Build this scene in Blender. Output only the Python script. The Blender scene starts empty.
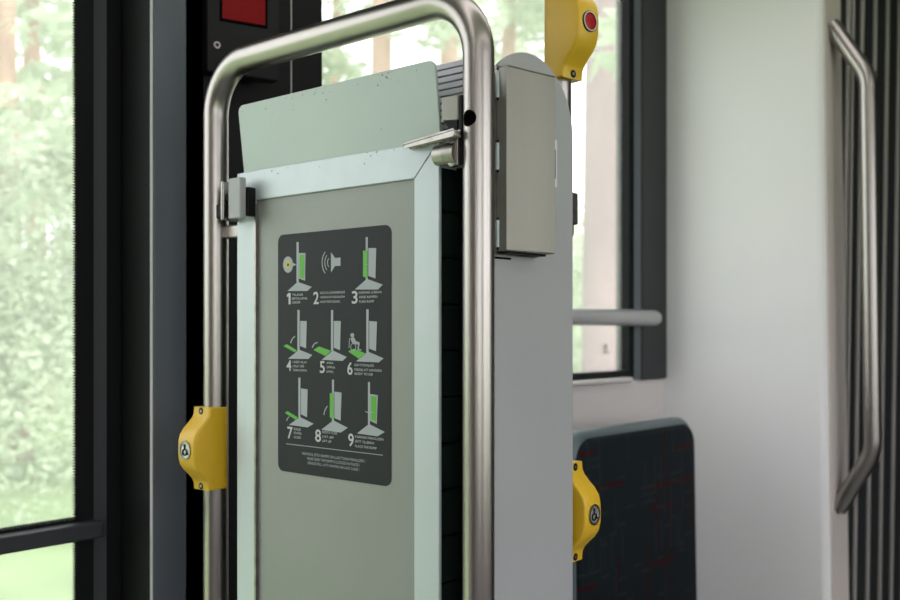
import bpy, bmesh, math, random
from mathutils import Vector, Matrix
random.seed(7)
R = math.radians
sc = bpy.context.scene
C = sc.collection

# ------------------------------------------------------------------ camera
F = 990.0; HZ = 328.0; CAMZ = 1.2
FW = (0.755, 0.656); RT = (0.656, -0.755)
cd = bpy.data.cameras.new('camera'); cam = bpy.data.objects.new('camera', cd); C.objects.link(cam)
cam.location = (0, 0, CAMZ)
cam.rotation_euler = (R(90), 0, -math.atan2(FW[0], FW[1]))
cd.sensor_width = 36; cd.lens = F / 900 * 36; cd.shift_y = (HZ - 300) / 900
cd.clip_start = 0.02; cd.clip_end = 300
cd.dof.use_dof = True; cd.dof.focus_distance = 1.17; cd.dof.aperture_fstop = 5.6
sc.camera = cam
# ------------------------------------------------------------------ sky, exposure
w = bpy.data.worlds.new('World'); sc.world = w; w.use_nodes = True
bg = w.node_tree.nodes['Background']
bg.inputs[0].default_value = (0.95, 0.955, 1.0, 1); bg.inputs[1].default_value = 3.2
sc.view_settings.view_transform = 'Standard'; sc.view_settings.look = 'None'
sc.view_settings.gamma = 1.0; sc.view_settings.use_curve_mapping = False
sc.view_settings.exposure = 0.12
sc.cycles.max_bounces = 10; sc.cycles.transparent_max_bounces = 16
sc.cycles.sample_clamp_indirect = 8
sc.cycles.use_denoising = True
SUN = bpy.data.lights.new('sun', 'SUN'); SUN.energy = 1.8; SUN.angle = R(25); SUN.color = (1, .96, .88)
so = bpy.data.objects.new('sun', SUN); C.objects.link(so); so.rotation_euler = (R(48), R(8), R(-25))
FILL_LAMP = 2.6  # strength of the added ceiling fill light

# ------------------------------------------------------------------ pixel -> place
def ray(px, py):
    k = (px - 450) / F; m = (HZ - py) / F
    return Vector((FW[0] + RT[0] * k, FW[1] + RT[1] * k, m))
def onx(px, py, X):
    d = ray(px, py); t = X / d.x; return Vector((X, d.y * t, CAMZ + d.z * t))
def ony(px, py, Y):
    d = ray(px, py); t = Y / d.y; return Vector((d.x * t, Y, CAMZ + d.z * t))

# ------------------------------------------------------------------ materials
def mat(name, col, rough=.5, metal=0., bump=0., bscale=60., var=0., vscale=8., stretch=(1, 1, 1), coat=0., emit=None, spec=.5):
    m = bpy.data.materials.new(name); m.use_nodes = True
    nt = m.node_tree; b = nt.nodes['Principled BSDF']
    b.inputs['Base Color'].default_value = (*col, 1); b.inputs['Roughness'].default_value = rough
    b.inputs['Metallic'].default_value = metal; b.inputs['Coat Weight'].default_value = coat
    b.inputs['Specular IOR Level'].default_value = spec
    tc = nt.nodes.new('ShaderNodeTexCoord'); mp = nt.nodes.new('ShaderNodeMapping')
    mp.inputs['Scale'].default_value = stretch; nt.links.new(tc.outputs['Object'], mp.inputs[0])
    if var:
        n = nt.nodes.new('ShaderNodeTexNoise'); n.inputs['Scale'].default_value = vscale; n.inputs['Detail'].default_value = 5
        nt.links.new(mp.outputs[0], n.inputs['Vector'])
        r = nt.nodes.new('ShaderNodeValToRGB')
        r.color_ramp.elements[0].position = .3; r.color_ramp.elements[1].position = .7
        r.color_ramp.elements[0].color = (*[c * (1 - var) for c in col], 1)
        r.color_ramp.elements[1].color = (*[min(1, c * (1 + var)) for c in col], 1)
        nt.links.new(n.outputs['Fac'], r.inputs[0]); nt.links.new(r.outputs[0], b.inputs['Base Color'])
    if bump:
        n2 = nt.nodes.new('ShaderNodeTexNoise'); n2.inputs['Scale'].default_value = bscale; n2.inputs['Detail'].default_value = 3
        nt.links.new(mp.outputs[0], n2.inputs['Vector'])
        bp = nt.nodes.new('ShaderNodeBump'); bp.inputs['Strength'].default_value = bump; bp.inputs['Distance'].default_value = .002
        nt.links.new(n2.outputs['Fac'], bp.inputs['Height']); nt.links.new(bp.outputs[0], b.inputs['Normal'])
    if emit:
        b.inputs['Emission Color'].default_value = (*emit[0], 1); b.inputs['Emission Strength'].default_value = emit[1]
    return m
def glass(name, tint, dust):
    m = bpy.data.materials.new(name); m.use_nodes = True; nt = m.node_tree; nt.nodes.clear()
    out = nt.nodes.new('ShaderNodeOutputMaterial'); tr = nt.nodes.new('ShaderNodeBsdfTransparent'); tr.inputs[0].default_value = (*tint, 1)
    gl = nt.nodes.new('ShaderNodeBsdfGlossy'); gl.inputs['Roughness'].default_value = .02
    fr = nt.nodes.new('ShaderNodeFresnel')
    ge = nt.nodes.new('ShaderNodeNewGeometry'); mi = nt.nodes.new('ShaderNodeMapRange'); mi.inputs['To Min'].default_value = 1.33; mi.inputs['To Max'].default_value = 1 / 1.33
    nt.links.new(ge.outputs['Backfacing'], mi.inputs['Value']); nt.links.new(mi.outputs[0], fr.inputs[0])
    mx = nt.nodes.new('ShaderNodeMixShader'); nt.links.new(fr.outputs[0], mx.inputs[0]); nt.links.new(tr.outputs[0], mx.inputs[1]); nt.links.new(gl.outputs[0], mx.inputs[2])
    tl = nt.nodes.new('ShaderNodeBsdfTranslucent'); tl.inputs[0].default_value = (.9, .9, .9, 1)
    m2 = nt.nodes.new('ShaderNodeMixShader'); m2.inputs[0].default_value = dust
    nt.links.new(mx.outputs[0], m2.inputs[1]); nt.links.new(tl.outputs[0], m2.inputs[2]); nt.links.new(m2.outputs[0], out.inputs[0])
    return m
M = {}
M['steel'] = mat('brushed steel tube', (.37, .345, .32), .30, 1., bump=.08, bscale=900, stretch=(1, 1, .05))
M['steel_box'] = mat('brushed steel sheet', (.27, .262, .228), .42, .55, bump=.1, bscale=700, stretch=(1, 1, .04), var=.1, vscale=14)
M['steel_dark'] = mat('worn steel', (.30, .28, .26), .3, 1., var=.2, vscale=60)
M['bar'] = mat('dull steel bar', (.34, .32, .30), .33, 1.)
M['tread'] = mat('pale tread profile', (.62, .63, .68), .5, .1)
M['alu'] = mat('anodised aluminium rail', (.52, .585, .595), .38, .25, bump=.05, bscale=600, stretch=(1, 1, .03), var=.03, vscale=30)
M['ramp'] = mat('grey green ramp sheet', (.275, .295, .268), .5, .25, var=.04, vscale=9, bump=.04, bscale=900)
M['screen'] = mat('light grey screen', (.35, .36, .36), .5, .1, var=.03, vscale=6)
M['yellow'] = mat('yellow plastic', (.64, .40, .018), .42, 0, var=.05, vscale=25, bump=.05, bscale=700)
M['red'] = mat('red lens', (.36, .006, .006), .3, 0, spec=.25)
M['redwin'] = mat('dark red window', (.19, .003, .004), .25, 0, spec=.12)
M['black'] = mat('black plastic', (.006, .007, .007), .5, 0, spec=.15)
M['hole'] = mat('dark opening', (.004, .004, .004), .9, 0, spec=0)
M['rubber'] = mat('green black rubber', (.004, .010, .008), .6, 0, spec=.15, bump=.1, bscale=300)
M['dark'] = mat('charcoal trim', (.008, .008, .009), .5, 0, spec=.15, bump=.05, bscale=400, var=.06, vscale=5)
M['dark2'] = mat('dark grey trim', (.028, .031, .034), .45, 0, spec=.3, bump=.05, bscale=400)
M['unit'] = mat('black grained unit', (.013, .013, .014), .55, 0, spec=.15, bump=.15, bscale=900)
M['pillar'] = mat('blue grey post', (.075, .090, .105), .42, .2, var=.04, vscale=4)
M['line'] = mat('pale seam', (.42, .42, .42), .5)
M['white'] = mat('white partition laminate', (.80, .80, .80), .40, 0, var=.015, vscale=3, bump=.02, bscale=300)
M['lining'] = mat('speckled warm lining', (.60, .565, .55), .55, 0, var=.06, vscale=260, bump=.1, bscale=260)
M['edge'] = mat('beige edge strip', (.66, .60, .56), .45, 0, var=.03, vscale=5)
M['bellows'] = mat('black gangway fabric', (.007, .009, .010), .8, 0, bump=.2, bscale=200)
M['rib'] = mat('gangway rib profile', (.42, .395, .37), .45, .1)
M['rail'] = mat('satin grey rail', (.46, .46, .47), .35, .6, bump=.03, bscale=500, stretch=(.05, 1, 1))
M['shell'] = mat('blue grey seat shell', (.085, .115, .125), .35, 0)
M['floor'] = mat('grey speckled floor', (.16, .165, .17), .6, 0, var=.15, vscale=180)
M['ceil'] = mat('pale ceiling', (.72, .72, .71), .6, 0, var=.02, vscale=4)
M['brown'] = mat('warm brown wall', (.22, .15, .13), .55, 0, var=.05, vscale=5)
M['lamp'] = mat('fill lamp diffuser', (.9, .9, .9), .5, 0, emit=((1, .93, .955), FILL_LAMP))
M['sticker'] = mat('dark grey sticker', (.030, .034, .036), .45, 0, spec=.12)
M['print'] = mat('pale grey print', (.36, .40, .41), .5, 0)
M['printw'] = mat('white print', (.50, .52, .52), .5, 0)
M['green'] = mat('green print', (.09, .42, .03), .45, 0)
M['yprint'] = mat('yellow print', (.55, .5, .08), .5, 0)
M['disc'] = mat('silver disc', (.55, .55, .54), .35, .7)
M['grass'] = mat('meadow grass', (.27, .37, .17), .9, 0, var=.3, vscale=.9)
M['bark'] = mat('pine bark', (.44, .27, .20), .9, 0, var=.3, vscale=5, bump=.6, bscale=20, stretch=(1, 1, .3))
M['bark2'] = mat('pale bark', (.33, .225, .245), .9, 0, var=.2, vscale=2.5, stretch=(1, 1, .4))
M['glass'] = glass('window glass', (.95, .965, .95), .12)
def leafmat(name, a, b):
    m = mat(name, a, .7); nt = m.node_tree; p = nt.nodes['Principled BSDF']
    g = nt.nodes.new('ShaderNodeTexCoord'); n = nt.nodes.new('ShaderNodeTexNoise'); n.inputs['Scale'].default_value = 1.4; n.inputs['Detail'].default_value = 4
    nt.links.new(g.outputs['Object'], n.inputs['Vector'])
    r = nt.nodes.new('ShaderNodeValToRGB'); r.color_ramp.elements[0].position = .35; r.color_ramp.elements[1].position = .65
    r.color_ramp.elements[0].color = (*a, 1); r.color_ramp.elements[1].color = (*b, 1)
    nt.links.new(n.outputs['Fac'], r.inputs[0]); nt.links.new(r.outputs[0], p.inputs['Base Color'])
    tl = nt.nodes.new('ShaderNodeBsdfTranslucent'); nt.links.new(r.outputs[0], tl.inputs[0])
    mx = nt.nodes.new('ShaderNodeMixShader'); mx.inputs[0].default_value = .45
    o = nt.nodes['Material Output']
    nt.links.new(p.outputs[0], mx.inputs[1]); nt.links.new(tl.outputs[0], mx.inputs[2]); nt.links.new(mx.outputs[0], o.inputs[0])
    return m
M['needle'] = leafmat('pine needles', (.42, .49, .35), (.60, .66, .50))
M['shrub'] = leafmat('undergrowth leaves', (.50, .58, .42), (.70, .74, .60))

def speckle(m, zlo, zhi, scale=240, thr=.74):
    """worn specks gathered along a scuffed upper edge"""
    nt = m.node_tree; b = nt.nodes['Principled BSDF']; src = b.inputs['Base Color'].links[0].from_socket
    g = nt.nodes.new('ShaderNodeNewGeometry'); sx = nt.nodes.new('ShaderNodeSeparateXYZ'); nt.links.new(g.outputs['Position'], sx.inputs[0])
    mr = nt.nodes.new('ShaderNodeMapRange'); mr.inputs['From Min'].default_value = zlo; mr.inputs['From Max'].default_value = zhi
    mr.inputs['To Min'].default_value = 0; mr.inputs['To Max'].default_value = .16; nt.links.new(sx.outputs['Z'], mr.inputs['Value'])
    n = nt.nodes.new('ShaderNodeTexNoise'); n.inputs['Scale'].default_value = scale; n.inputs['Detail'].default_value = 2
    nt.links.new(g.outputs['Position'], n.inputs['Vector'])
    n3 = nt.nodes.new('ShaderNodeTexNoise'); n3.inputs['Scale'].default_value = 22; nt.links.new(g.outputs['Position'], n3.inputs['Vector'])
    ml = nt.nodes.new('ShaderNodeMath'); ml.operation = 'MULTIPLY_ADD'; ml.inputs[1].default_value = .25; nt.links.new(n3.outputs['Fac'], ml.inputs[0]); nt.links.new(n.outputs['Fac'], ml.inputs[2])
    ad = nt.nodes.new('ShaderNodeMath'); ad.operation = 'ADD'; nt.links.new(ml.outputs[0], ad.inputs[0]); nt.links.new(mr.outputs[0], ad.inputs[1])
    gt = nt.nodes.new('ShaderNodeMath'); gt.operation = 'GREATER_THAN'; gt.inputs[1].default_value = thr + .22; nt.links.new(ad.outputs[0], gt.inputs[0])
    mx = nt.nodes.new('ShaderNodeMixRGB'); mx.inputs[2].default_value = (.10, .10, .09, 1)
    nt.links.new(gt.outputs[0], mx.inputs[0]); nt.links.new(src, mx.inputs[1]); nt.links.new(mx.outputs[0], b.inputs['Base Color'])
M['flap'] = mat('pale mint flap', (.46, .545, .50), .5, .15, var=.03, vscale=6)
speckle(M['flap'], 1.455, 1.50)
M['alutop'] = mat('scuffed aluminium top rail', (.52, .585, .595), .38, .25, var=.03, vscale=30)
speckle(M['alutop'], 1.375, 1.41, 200, .75)

def fabricmat():
    m = mat('patterned seat fabric', (.012, .020, .024), .8, spec=.15, bump=.3, bscale=500); nt = m.node_tree; b = nt.nodes['Principled BSDF']
    tc = nt.nodes.new('ShaderNodeTexCoord')
    def dashes(sx, sz, axis, thr, seed):
        mp = nt.nodes.new('ShaderNodeMapping'); mp.inputs['Scale'].default_value = (sx, 1, sz); mp.inputs['Location'].default_value = (seed, 0, seed * 1.7)
        nt.links.new(tc.outputs['Object'], mp.inputs[0])
        s = nt.nodes.new('ShaderNodeSeparateXYZ'); nt.links.new(mp.outputs[0], s.inputs[0])
        fx = nt.nodes.new('ShaderNodeMath'); fx.operation = 'FLOOR'; nt.links.new(s.outputs['X'], fx.inputs[0])
        fz = nt.nodes.new('ShaderNodeMath'); fz.operation = 'FLOOR'; nt.links.new(s.outputs['Z'], fz.inputs[0])
        cb = nt.nodes.new('ShaderNodeCombineXYZ'); nt.links.new(fx.outputs[0], cb.inputs[0]); nt.links.new(fz.outputs[0], cb.inputs[2])
        wn = nt.nodes.new('ShaderNodeTexWhiteNoise'); nt.links.new(cb.outputs[0], wn.inputs['Vector'])
        g = nt.nodes.new('ShaderNodeMath'); g.operation = 'GREATER_THAN'; g.inputs[1].default_value = thr; nt.links.new(wn.outputs['Value'], g.inputs[0])
        fr = nt.nodes.new('ShaderNodeMath'); fr.operation = 'FRACT'; nt.links.new(s.outputs[axis], fr.inputs[0])
        l = nt.nodes.new('ShaderNodeMath'); l.operation = 'LESS_THAN'; l.inputs[1].default_value = .4; nt.links.new(fr.outputs[0], l.inputs[0])
        p = nt.nodes.new('ShaderNodeMath'); p.operation = 'MULTIPLY'; nt.links.new(g.outputs[0], p.inputs[0]); nt.links.new(l.outputs[0], p.inputs[1])
        return p.outputs[0]
    cur = None
    for (a, z, ax, t, sd, col) in ((9, 40, 'Z', .90, .3, (.030, .003, .004)), (48, 7, 'X', .93, 5.3, (.024, .003, .004)),
                                   (30, 60, 'Z', .86, 9.1, (.014, .020, .022)), (70, 14, 'X', .88, 13.7, (.014, .020, .022))):
        mk = dashes(a, z, ax, t, sd); mx = nt.nodes.new('ShaderNodeMixRGB'); nt.links.new(mk, mx.inputs[0])
        mx.inputs[2].default_value = (*col, 1)
        if cur: nt.links.new(cur, mx.inputs[1])
        else: mx.inputs[1].default_value = (.007, .012, .0145, 1)
        cur = mx.outputs[0]
    nt.links.new(cur, b.inputs['Base Color'])
    return m
M['fabric'] = fabricmat()

# ------------------------------------------------------------------ builders
def link(name, me, m, parent=None, smooth=False):
    if m is not None:
        for k in (m if isinstance(m, (list, tuple)) else [m]): me.materials.append(M[k] if isinstance(k, str) else k)
    if smooth:
        for p in me.polygons: p.use_smooth = True
        try: me.set_sharp_from_angle(angle=R(38))
        except Exception: pass
    o = bpy.data.objects.new(name, me); C.objects.link(o)
    if parent is not None:
        o.parent = parent; o.matrix_parent_inverse = Matrix.Translation(parent.location).inverted()
    return o
def obj(name, bm, m, parent=None, smooth=False):
    bmesh.ops.recalc_face_normals(bm, faces=bm.faces[:])
    me = bpy.data.meshes.new(name); bm.to_mesh(me); bm.free()
    return link(name, me, m, parent, smooth)
def thing(name, label, cat, loc, group=None):
    o = bpy.data.objects.new(name, None); C.objects.link(o); o.location = loc; o.empty_display_size = .05
    o['label'] = label; o['category'] = cat
    if group: o['group'] = group
    return o
def tag(o, label, cat, group=None):
    o['label'] = label; o['category'] = cat
    if group: o['group'] = group
    return o
def struct(o, label=None, cat=None):
    o['kind'] = 'structure'
    if label: o['label'] = label
    if cat: o['category'] = cat
    return o
def box(bm, x0, x1, y0, y1, z0, z1, bev=0., seg=2):
    r = bmesh.ops.create_cube(bm, size=1)['verts']
    for v in r:
        v.co = Vector(((x0 + x1) / 2 + v.co.x * (x1 - x0), (y0 + y1) / 2 + v.co.y * (y1 - y0), (z0 + z1) / 2 + v.co.z * (z1 - z0)))
    if bev:
        es = list({e for v in r for e in v.link_edges})
        bmesh.ops.bevel(bm, geom=es, offset=bev, segments=seg, affect='EDGES', profile=.5)
    return bm
def B(*a, **k): return box(bmesh.new(), *a, **k)
def prism(pts, d, bev=0., seg=2, bevel_faces=None):
    """pts: closed outline of Vectors (planar), d: extrusion vector"""
    bm = bmesh.new(); vs = [bm.verts.new(p) for p in pts]; f = bm.faces.new(vs)
    e = bmesh.ops.extrude_face_region(bm, geom=[f]); nv = [g for g in e['geom'] if isinstance(g, bmesh.types.BMVert)]
    bmesh.ops.translate(bm, verts=nv, vec=d)
    bmesh.ops.recalc_face_normals(bm, faces=bm.faces[:])
    if bev:
        caps = [f for f in bm.faces if abs(f.normal.dot(d.normalized())) > .99]
        es = list({e for f in caps for e in f.edges})
        bmesh.ops.bevel(bm, geom=es, offset=bev, segments=seg, affect='EDGES', profile=.5)
    return bm
def fillet(pts, r, n=10):
    out = [Vector(pts[0])]
    for i in range(1, len(pts) - 1):
        a, b, c = Vector(pts[i - 1]), Vector(pts[i]), Vector(pts[i + 1])
        u = (a - b).normalized(); v = (c - b).normalized(); ang = u.angle(v); t = r / math.tan(ang / 2)
        ce = b + (u + v).normalized() * (r / math.sin(ang / 2)); p0 = b + u * t; p1 = b + v * t
        a0 = p0 - ce; a1 = p1 - ce; tot = a0.angle(a1); ax = a0.cross(a1).normalized()
        for k in range(n + 1): out.append(ce + Matrix.Rotation(tot * k / n, 3, ax) @ a0)
    out.append(Vector(pts[-1])); return out
def tube(bm, pts, r, n=24, caps=True, dome=False):
    pts = [Vector(p) for p in pts]; T = []
    for i in range(len(pts)):
        a = pts[max(i - 1, 0)]; b = pts[min(i + 1, len(pts) - 1)]; T.append((b - a).normalized())
    up = Vector((0, 0, 1)) if abs(T[0].z) < .9 else Vector((1, 0, 0)); N = (up - T[0] * up.dot(T[0])).normalized()
    rings = []
    def ring(c, N, Bn, rr): return [bm.verts.new(c + (N * math.cos(2 * math.pi * k / n) + Bn * math.sin(2 * math.pi * k / n)) * rr) for k in range(n)]
    for i, p in enumerate(pts):
        if i: N = (N - T[i] * N.dot(T[i])).normalized()
        Bn = T[i].cross(N)
        if dome and i == 0:
            for s in (80, 55, 30): rings.append(ring(p - T[i] * r * math.sin(R(s)), N, Bn, r * math.cos(R(s))))
        rings.append(ring(p, N, Bn, r))
        if dome and i == len(pts) - 1:
            for s in (30, 55, 80): rings.append(ring(p + T[i] * r * math.sin(R(s)), N, Bn, r * math.cos(R(s))))
    for a, b in zip(rings, rings[1:]):
        for k in range(n): bm.faces.new((a[k], a[(k + 1) % n], b[(k + 1) % n], b[k]))
    if caps: bm.faces.new(rings[0][::-1]); bm.faces.new(rings[-1])
    return bm
def TU(*a, **k): return tube(bmesh.new(), *a, **k)
def disc(bm, c, nrm, r, h, n=28, dome=0.):
    nrm = Vector(nrm).normalized(); c = Vector(c)
    up = Vector((0, 0, 1)) if abs(nrm.z) < .9 else Vector((1, 0, 0)); a = up.cross(nrm).normalized(); b = nrm.cross(a)
    prof = [(r, 0), (r, h * .8), (r * .96, h)] + ([(r * .7, h + dome * .6), (r * .35, h + dome * .9)] if dome else [])
    rings = [[bm.verts.new(c + nrm * z + (a * math.cos(2 * math.pi * k / n) + b * math.sin(2 * math.pi * k / n)) * q) for k in range(n)] for q, z in prof]
    for s, t in zip(rings, rings[1:]):
        for k in range(n): bm.faces.new((s[k], s[(k + 1) % n], t[(k + 1) % n], t[k]))
    bm.faces.new(rings[-1]); bm.faces.new(rings[0][::-1]); return bm
def DI(*a, **k): return disc(bmesh.new(), *a, **k)
def ringm(c, nrm, r0, r1, h, n=28):
    bm = bmesh.new(); nrm = Vector(nrm).normalized(); c = Vector(c); up = Vector((0, 0, 1)) if abs(nrm.z) < .9 else Vector((1, 0, 0)); a = up.cross(nrm).normalized(); b = nrm.cross(a)
    prof = [(r1, 0), (r1, h), (r0, h), (r0, 0)]
    rs = [[bm.verts.new(c + nrm * z + (a * math.cos(2 * math.pi * k / n) + b * math.sin(2 * math.pi * k / n)) * q) for k in range(n)] for q, z in prof]
    for i in range(4):
        s, t = rs[i], rs[(i + 1) % 4]
        for k in range(n): bm.faces.new((s[k], s[(k + 1) % n], t[(k + 1) % n], t[k]))
    return bm
def V(*a): return Vector(a)
def rounded(x0, x1, y0, y1, r, n=6):
    out = []
    for cx, cy, a0 in ((x1 - r, y1 - r, 0), (x0 + r, y1 - r, 90), (x0 + r, y0 + r, 180), (x1 - r, y0 + r, 270)):
        for k in range(n + 1): out.append((cx + r * math.cos(R(a0 + 90 * k / n)), cy + r * math.sin(R(a0 + 90 * k / n))))
    return out

# ================================================================== THE SETTING
D = 1.30            # inner face of the window wall
XP = 2.37           # partition before the gangway
struct(obj('floor', B(-3.2, 3.4, -1.2, 1.45, -.06, 0), 'floor'), 'grey speckled vehicle floor', 'floor')
struct(obj('ceiling', B(-3.2, 3.4, -1.2, 1.45, 2.35, 2.40), 'ceil'), 'pale vehicle ceiling', 'ceiling')
# window wall: lower lining, strip above the window, end post
wl = bmesh.new()
WX0, WX1, WZ0, WZ1 = 1.10, 2.235, 1.066, 2.16
box(wl, 1.10, XP, D, D + .10, 0, WZ0, .006)
box(wl, 1.10, XP, D, D + .10, WZ1, 2.35)
wallL = struct(obj('wall_left', wl, 'lining'), 'warm white speckled wall lining under the rear window', 'wall')
struct(obj('trim_1', B(1.10, 2.19, D - .012, D + .02, WZ0 - .002, WZ0 + .010, .005), 'lining'), 'rounded pale sill edge under the window', 'trim')
# window behind
wn = struct(thing('window_1', 'wide side window behind the ramp, dark framed', 'window', (1.67, D, WZ0)))
gx0 = ony(322, 300, D + .03).x; gx1 = ony(623, 300, D + .03).x; gz0 = ony(610, 371, D + .03).z
obj('glass_pane', B(gx0 - .03, gx1 + .03, D + .034, D + .040, gz0 - .02, WZ1), 'glass', wn)
obj('black_seal', B(gx1, ony(634, 300, D + .012).x, D + .012, D + .05, WZ0 + .008, WZ1), 'black', wn)
obj('black_seal', B(gx0 - .03, gx1, D + .012, D + .05, WZ0 + .008, gz0), 'black', wn)
obj('frame_bevel', prism([V(ony(634, 300, D + .012).x, D + .012, WZ0), V(ony(643, 300, D - .006).x, D - .006, WZ0), V(ony(643, 300, D - .006).x + .001, D + .04, WZ0), V(ony(634, 300, D + .012).x, D + .04, WZ0)], V(0, 0, WZ1 - WZ0)), 'pillar', wn)
obj('side_frame', B(ony(643, 300, D - .008).x, XP - .002, D - .008, D + .045, WZ0, 2.30, .003), 'dark2', wn)
mk = bmesh.new()
p = ony(603, 346, D + .033)
for i in range(5):
    for j in range(4):
        if (i * 3 + j * 5 + i * j) % 3 != 1: box(mk, p.x + i * .004 + (.010 if j > 2 and i > 2 else 0), p.x + i * .004 + .003, D + .0325, D + .034, p.z - j * .006, p.z - j * .006 + .0035)
obj('glass_marking', mk, 'dark2', wn)
# dark cladding between door and window
struct(obj('trim_2', B(ony(187, 300, 1.31).x - .05, ony(291, 300, 1.30).x - .001, 1.30, 1.44, 0, 2.35), 'dark'), 'charcoal wall cladding between door and window', 'trim')
struct(obj('trim_3', B(ony(291, 300, 1.30).x + .002, ony(322, 300, 1.30).x, 1.30, 1.44, 0, 2.35), 'dark'), 'charcoal cladding strip beside the window glass', 'trim')
struct(obj('trim_4', B(ony(291, 300, 1.30).x - .001, ony(291, 300, 1.30).x + .0012, 1.299, 1.40, 0, 2.35), 'line'), 'thin pale vertical seam in the dark cladding', 'trim')
# door post
dp = struct(thing('trim_5', 'blue grey door post with rounded edge, left of the ramp', 'trim', (.84, 1.28, 0)))
xa, xb = ony(153.5, 300, 1.27).x, ony(187, 300, 1.27).x
obj('post_face', B(xa, xb, 1.27, 1.278, 0, 2.35, .003, seg=3), 'pillar', dp, True)
obj('post_core', B(xa + .002, xb, 1.279, 1.36, 0, 2.35), 'black', dp)
obj('edge_strip', B(xa - .0010, xa - .0001, 1.2715, 1.2775, 0, 2.35), 'line', dp)
obj('shadow_gap', B(xb, xb + .05, 1.30, 1.34, 0, 2.35), 'black', dp)
# door
YD = 1.37
dr = struct(thing('door_1', 'dark framed sliding door with two glass panes, at far left', 'door', (.3, YD, .02)))
xg = ony(77.5, 300, YD + .004).x; xs0 = ony(95, 300, YD).x; xs1 = ony(103, 300, YD).x
bz = ony(46, 532.5, YD).z
obj('glass_pane', B(-.10, xg + .015, YD + .010, YD + .016, bz, 2.05), 'glass', dr)
obj('glass_pane', B(-.10, xg + .015, YD + .010, YD + .016, .12, bz), 'glass', dr)
def frit(bm, x0, x1, z0, z1, side, pitch=.0042, tooth=.006):
    """black ceramic border with a row of fading points; side: which edge carries the points"""
    y0, y1 = YD + .004, YD + .010
    if side == 'x':
        n = int((z1 - z0) / pitch); pts = []
        for i in range(n + 1): pts += [V(x0, y0, z0 + i * pitch), V(x0 - tooth, y0, z0 + (i + .5) * pitch)]
        pts = [V(x1, y0, z0)] + pts + [V(x0, y0, z1), V(x1, y0, z1)]
    else:
        n = int((x1 - x0) / pitch); pts = []
        s = 1 if side == 'up' else -1; zi, zo = (z1, z0) if s > 0 else (z0, z1)
        for i in range(n + 1): pts += [V(x0 + i * pitch, y0, zi), V(x0 + (i + .5) * pitch, y0, zi + s * tooth)]
        pts = [V(x0, y0, zo)] + pts + [V(x1, y0, zi), V(x1, y0, zo)]
    q = prism(pts, V(0, y1 - y0, 0)); me = bpy.data.meshes.new('t'); q.to_mesh(me); q.free(); bm.from_mesh(me); bpy.data.meshes.remove(me)
fb = bmesh.new(); frit(fb, xg, xs0, bz - .40, 2.05, 'x'); frit(fb, -.10, xg, bz + .004, ony(46, 526, YD).z, 'up'); frit(fb, -.10, xg, ony(46, 544, YD).z, bz - .010, 'down')
obj('frit_border', fb, 'black', dr)
obj('cross_bar', B(-.10, xs0 + .002, YD - .022, YD + .02, bz - .0165, bz + .0075, .003), 'dark2', dr)
obj('bottom_panel', B(-.10, xs1, YD - .01, YD + .03, .02, .14), 'dark', dr)
obj('edge_bevel', prism([V(xs0, YD + .004, .02), V(xs1, YD - .010, .02), V(xs1, YD + .03, .02), V(xs0, YD + .03, .02)], V(0, 0, 2.1)), 'dark2', dr)
obj('edge_seal', B(xs1, xa + .05, YD - .006, YD + .04, .02, 2.12, .003), 'black', dr)
obj('second_leaf_frame', B(-.25, -.10, YD - .01, YD + .03, .02, 2.12), 'dark', dr)
struct(obj('trim_6', B(-.3, xa + .05, 1.30, 1.46, 2.06, 2.35), 'dark'), 'dark header over the door', 'trim')
struct(obj('trim_7', B(-3.2, -.25, 1.30, 1.45, 0, 2.35), 'lining'), 'pale wall beyond the door', 'trim')
# far side of the vehicle, behind the camera: big windows let the daylight in
wr = bmesh.new()
box(wr, -3.2, 3.4, -1.26, -1.2, 0, .85); box(wr, -3.2, 3.4, -1.26, -1.2, 2.05, 2.35)
for x in (-3.2, -1.75, -.25, 1.25, 2.3): box(wr, x, x + .14, -1.26, -1.2, .85, 2.05)
box(wr, 2.38, 3.4, -1.26, -1.2, .85, 2.05)
box(wr, -.25, .25, -1.26, -1.2, .85, 2.05)
struct(obj('wall_right', wr, 'brown'), 'window wall on the other side of the vehicle', 'wall')
struct(obj('wall_rear', B(-3.26, -3.2, -1.2, 1.45, 0, 2.35), 'brown'), 'end wall behind the camera', 'wall')
struct(obj('wall_front', B(3.4, 3.46, -1.2, 1.45, 0, 2.35), 'dark2'), 'dark end of the gangway', 'wall')
# partition
YE = onx(824, 300, XP).y
t = .012
pb = bmesh.new()
def slant(z): return -.020 * (CAMZ + .5 - z) / 1.4
cs = []
for z in (0, 2.35):
    y = YE + slant(z) + .004
    q = [V(XP, D + .10, z)] + [V(XP + .022 - .022 * math.cos(R(a)), y + .022 - .022 * math.sin(R(a)), z) for a in (0, 20, 40, 60, 80)] + [V(XP + .03, y, z), V(XP + .03, D + .10, z)]
    cs.append([pb.verts.new(c) for c in q])
n = len(cs[0])
for k in range(n): pb.faces.new((cs[0][k], cs[0][(k + 1) % n], cs[1][(k + 1) % n], cs[1][k]))
pb.faces.new(cs[0]); pb.faces.new(cs[1])
struct(obj('wall_back', pb, 'white', None, True), 'plain white partition panel behind the seat', 'wall')
pb = bmesh.new(); cs = []
for z in (0, 2.35):
    y = YE + slant(z) + .001
    cs.append([pb.verts.new(c) for c in (V(XP + .016, y, z), V(XP + .125, y, z), V(XP + .125, y + .10, z), V(XP + .030, y + .10, z), V(XP + .030, y + .006, z), V(XP + .016, y + .006, z))])
for k in range(6): pb.faces.new((cs[0][k], cs[0][(k + 1) % 6], cs[1][(k + 1) % 6], cs[1][k]))
pb.faces.new(cs[0]); pb.faces.new(cs[1])
struct(obj('trim_8', pb, 'edge'), 'beige edge strip along the white partition', 'trim')
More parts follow.
